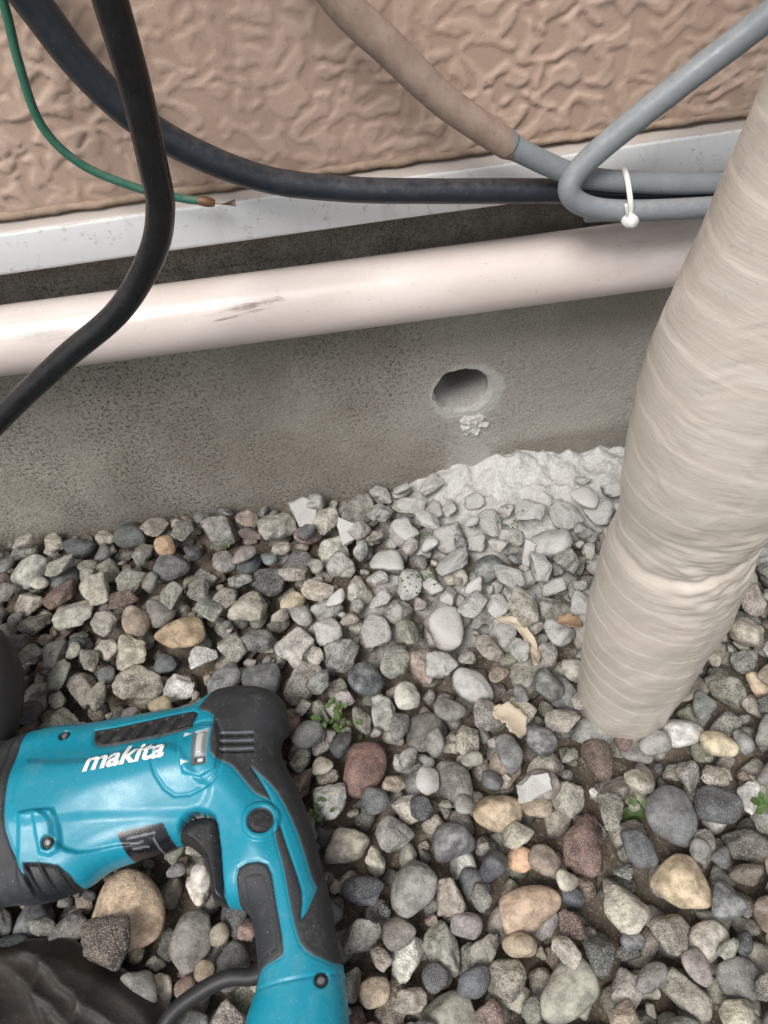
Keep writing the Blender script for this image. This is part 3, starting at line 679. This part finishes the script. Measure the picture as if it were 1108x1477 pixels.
# ------------------------------------------------------------------ concrete shards
msh=m_plain('broken_concrete',(.36,.345,.32),.9,(.62,.61,.585),90,0,.8)
def shard(pts,x,y,zup,th_,rz,rx,ry):
    n=len(pts); bm=bmesh.new()
    a=[bm.verts.new((px,py,th_/2+rng.normal(0,.0012))) for px,py in pts]; b=[bm.verts.new((px*1.1+rng.normal(0,.0012),py*1.1+rng.normal(0,.0012),-th_/2)) for px,py in pts]
    bm.faces.new(a); bm.faces.new(b[::-1])
    for i in range(n): bm.faces.new((a[i],b[i],b[(i+1)%n],a[(i+1)%n]))
    bmesh.ops.recalc_face_normals(bm,faces=bm.faces); bmesh.ops.triangulate(bm,faces=bm.faces)
    bmesh.ops.subdivide_edges(bm,edges=list(bm.edges),cuts=4,use_grid_fill=True)
    for v in bm.verts:
        c_=v.co; v.co=c_*(1+.07*float(fbm(c_.x*160+x*50,c_.y*160+c_.z*90,3,2)))
    me=bpy.data.meshes.new('concrete_shard'); bm.to_mesh(me); bm.free(); me.materials.append(msh)
    o=bpy.data.objects.new('concrete_shard',me); COL.objects.link(o)
    o.rotation_euler=(rx,ry,rz); o.location=(x,y,top_at(x,y)+zup)
shard([(-.017,.018),(.004,.022),(.012,.016),(.018,.004),(.004,-.022),(-.010,-.014)],-.105,-.042,.003,.010,.2,.65,.1)
shard([(-.015,-.011),(.003,-.014),(.019,-.007),(.004,.020),(-.004,.013)],-.052,-.082,.003,.008,.5,.5,-.3)
shard([(-.006,.018),(.008,.014),(.004,-.018),(-.004,-.012)],.168,-.155,.002,.007,-.3,.5,.2)
shard([(-.018,-.006),(.012,-.010),(.018,.004),(.002,.011),(-.012,.009)],.11,-.44,.003,.011,.5,.35,.1)

# ------------------------------------------------------------------ weeds and dry leaves
mgl=m_leaf('weed_green',(.05,.10,.025),(.12,.20,.055))
def weed(x,y,n,spread,sz):
    V=[];F=[]
    for _ in range(n):
        a=rng.uniform(0,6.28); rr=spread*math.sqrt(rng.random()); bx=x+rr*math.cos(a); by=y+rr*math.sin(a)*.8
        bz=top_at(bx,by)+rng.uniform(-.002,.004); L=sz*rng.uniform(.6,1.2); w=L*.38; da=rng.uniform(0,6.28); el=rng.uniform(.0,.7)
        d=np.array([math.cos(da)*math.cos(el),math.sin(da)*math.cos(el),math.sin(el)]); s=np.array([-math.sin(da),math.cos(da),0])
        o=np.array([bx,by,bz]); k=len(V)
        for t_,ww,cu_ in ((0,.15,0),(.35,.9,.08),(.7,.9,.06),(1,.1,-.1)):
            for sg in (-1,0,1): V.append(o+d*L*t_+s*w*ww*sg+np.array([0,0,1])*(L*cu_+abs(sg)*L*.10))
        for r_ in range(3):
            for q_ in range(2): F.append((k+r_*3+q_,k+r_*3+q_+1,k+(r_+1)*3+q_+1,k+(r_+1)*3+q_))
    mk('weed_sprout',V,F,mgl,True)
for w_ in ((-.088,-.328,26,.018,.008),(-.07,-.345,10,.012,.007),(.211,-.468,8,.008,.014),(.028,-.175,30,.026,.004),(.318,-.482,8,.010,.011),(-.105,-.43,12,.012,.006),(.16,-.10,16,.018,.004),(.04,-.10,14,.016,.004),(-.215,-.075,14,.015,.005)): weed(*w_)
mdl=m_leaf('dry_leaf_tan',(.38,.30,.21),(.62,.54,.43)); mdb=m_leaf('dry_leaf_brown',(.22,.13,.07),(.42,.29,.19))
def strip_leaf(pts,width,mat,curl=.3):
    C=catmull([(px,py,top_at(px,py)*.5+.010+dz) for px,py,dz in pts],8); T=np.gradient(C,axis=0); T/=np.linalg.norm(T,axis=1)[:,None]; V=[];n=len(C)
    for i in range(n):
        s=np.cross(T[i],[0,0,1]); s/=np.linalg.norm(s); w=width*math.sin(math.pi*(i+.6)/(n+.2))**.5*(1+.35*float(perlin(i*.45,width*900)))
        for sg in np.linspace(-1,1,7): V.append(C[i]+s*w*sg+np.array([0,0,1])*(w*curl*sg*sg+.0012*math.sin(i*.9+sg*3)))
    o=mk('dry_leaf',V,gridF(7,n),mat,True); sm=o.modifiers.new('s','SOLIDIFY'); sm.thickness=.0008
strip_leaf([(.112,-.243,.004),(.135,-.258,.007),(.146,-.285,.006),(.142,-.310,.003)],.0060,mdl,.5)
strip_leaf([(.085,-.355,.002),(.103,-.364,.006),(.114,-.380,.002)],.012,mdl,.35)
strip_leaf([(.178,-.258,.003),(.192,-.266,.005),(.205,-.268,.002)],.008,mdb,.4)

# ------------------------------------------------------------------ black tool bag
bp=smooth_poly(mm([(-640,-480),(-500,-497),(-407,-508),(-354,-514),(-319,-532),(-272,-562),(-250,-585),(-246,-610),(-256,-680),(-280,-740),(-420,-790),(-640,-790)]),4)
bs=.0020; bx=np.arange(-.66,-.23,bs); by=np.arange(-.80,-.47,bs); BX,BY=np.meshgrid(bx,by); s_,cx2,cy2=sdpoly(BX,BY,bp)
dd=np.clip(s_,0,None)
hb=.018*ss(0,.018,dd)+.022*ss(.01,.12,dd)+.004*fbm(BX*14,BY*14,3,2)*ss(0,.02,dd)
for k_,(x0_,y0_,x1_,y1_,hh_,wd_) in enumerate(((-.43,-.50,-.27,-.60,.012,.010),(-.41,-.535,-.25,-.63,.010,.008),(-.42,-.56,-.33,-.64,.010,.012),(-.36,-.52,-.345,-.62,.007,.007),(-.30,-.55,-.36,-.66,.008,.009),(-.46,-.52,-.38,-.60,.010,.010),(-.41,-.60,-.28,-.68,.009,.010),(-.50,-.53,-.47,-.70,.010,.012))):
    ex,ey=x1_-x0_,y1_-y0_; L_=math.hypot(ex,ey); tpar=((BX-x0_)*ex+(BY-y0_)*ey)/L_**2
    sdv=((BX-x0_)*ey-(BY-y0_)*ex)/L_+.006*np.sin(tpar*5+k_)+.003*perlin(BX*40,BY*40,k_)
    env=ss(-.1,.25,tpar)*ss(1.15,.7,tpar)
    hb+=hh_*env*np.exp(-np.abs(sdv)/np.where(sdv>0,wd_*.5,wd_*1.4))*ss(0,.02,dd)
ins=s_>0; cell=ins[:-1,:-1]|ins[1:,:-1]|ins[:-1,1:]|ins[1:,1:]
use=np.zeros_like(ins); use[:-1,:-1]|=cell;use[1:,:-1]|=cell;use[:-1,1:]|=cell;use[1:,1:]|=cell
idx=-np.ones(BX.shape,int); idx[use]=np.arange(use.sum()); jj,ii=np.nonzero(cell)
Fb=np.stack([idx[jj,ii],idx[jj,ii+1],idx[jj+1,ii+1],idx[jj+1,ii]],1)
tp=np.stack([np.where(ins,BX,cx2)[use],np.where(ins,BY,cy2)[use],.006+np.where(ins,hb,0)[use]],1); bt=tp.copy(); bt[:,2]=.006-.014*ss(0,.02,dd)[use]
mk('black_tool_bag',np.vstack([tp,bt]),np.vstack([Fb,Fb[:,::-1]+len(tp)]),m_cloth(),True)

# ------------------------------------------------------------------ light, sky, camera
w=bpy.data.worlds.new('World'); scn.world=w; w.use_nodes=True; nt_=w.node_tree; bg=nt_.nodes['Background']
sky=nt_.nodes.new('ShaderNodeTexSky'); sky.sky_type='NISHITA'; sky.sun_disc=False
EL=math.radians(58); RO=math.radians(214)
sky.sun_elevation=EL; sky.sun_rotation=RO; sky.dust_density=3.0; sky.air_density=1.0; sky.ozone_density=1.0
hs=nt_.nodes.new('ShaderNodeHueSaturation'); hs.inputs['Saturation'].default_value=.4
nt_.links.new(sky.outputs[0],hs.inputs['Color']); nt_.links.new(hs.outputs[0],bg.inputs[0]); bg.inputs[1].default_value=.15
sl=bpy.data.lights.new('sun','SUN'); sl.energy=2.5; sl.angle=math.radians(24); sl.color=(1,.975,.94)
so=bpy.data.objects.new('sun',sl); COL.objects.link(so)
dirv=Vector((math.sin(RO)*math.cos(EL),math.cos(RO)*math.cos(EL),math.sin(EL))); so.rotation_euler=dirv.to_track_quat('Z','Y').to_euler(); so.location=dirv*3
cam=bpy.data.cameras.new('camera'); co_=bpy.data.objects.new('camera',cam); COL.objects.link(co_)
p=math.radians(52); r=math.radians(8)
Fv=Vector((0,math.cos(p),-math.sin(p))); R0v=Vector((1,0,0)); U0=Vector((0,math.sin(p),math.cos(p)))
Rc=R0v*math.cos(r)-U0*math.sin(r); Uc=R0v*math.sin(r)+U0*math.cos(r)
Mx=Matrix((Rc,Uc,-Fv)).transposed().to_4x4(); Mx.translation=Vector((0,-.68,.8)); co_.matrix_world=Mx
cam.sensor_fit='VERTICAL'; cam.sensor_height=36; cam.lens=36*1109/1477; cam.clip_start=.01; cam.clip_end=200
scn.camera=co_
scn.view_settings.view_transform='Standard'; scn.view_settings.look='None'; scn.view_settings.exposure=0
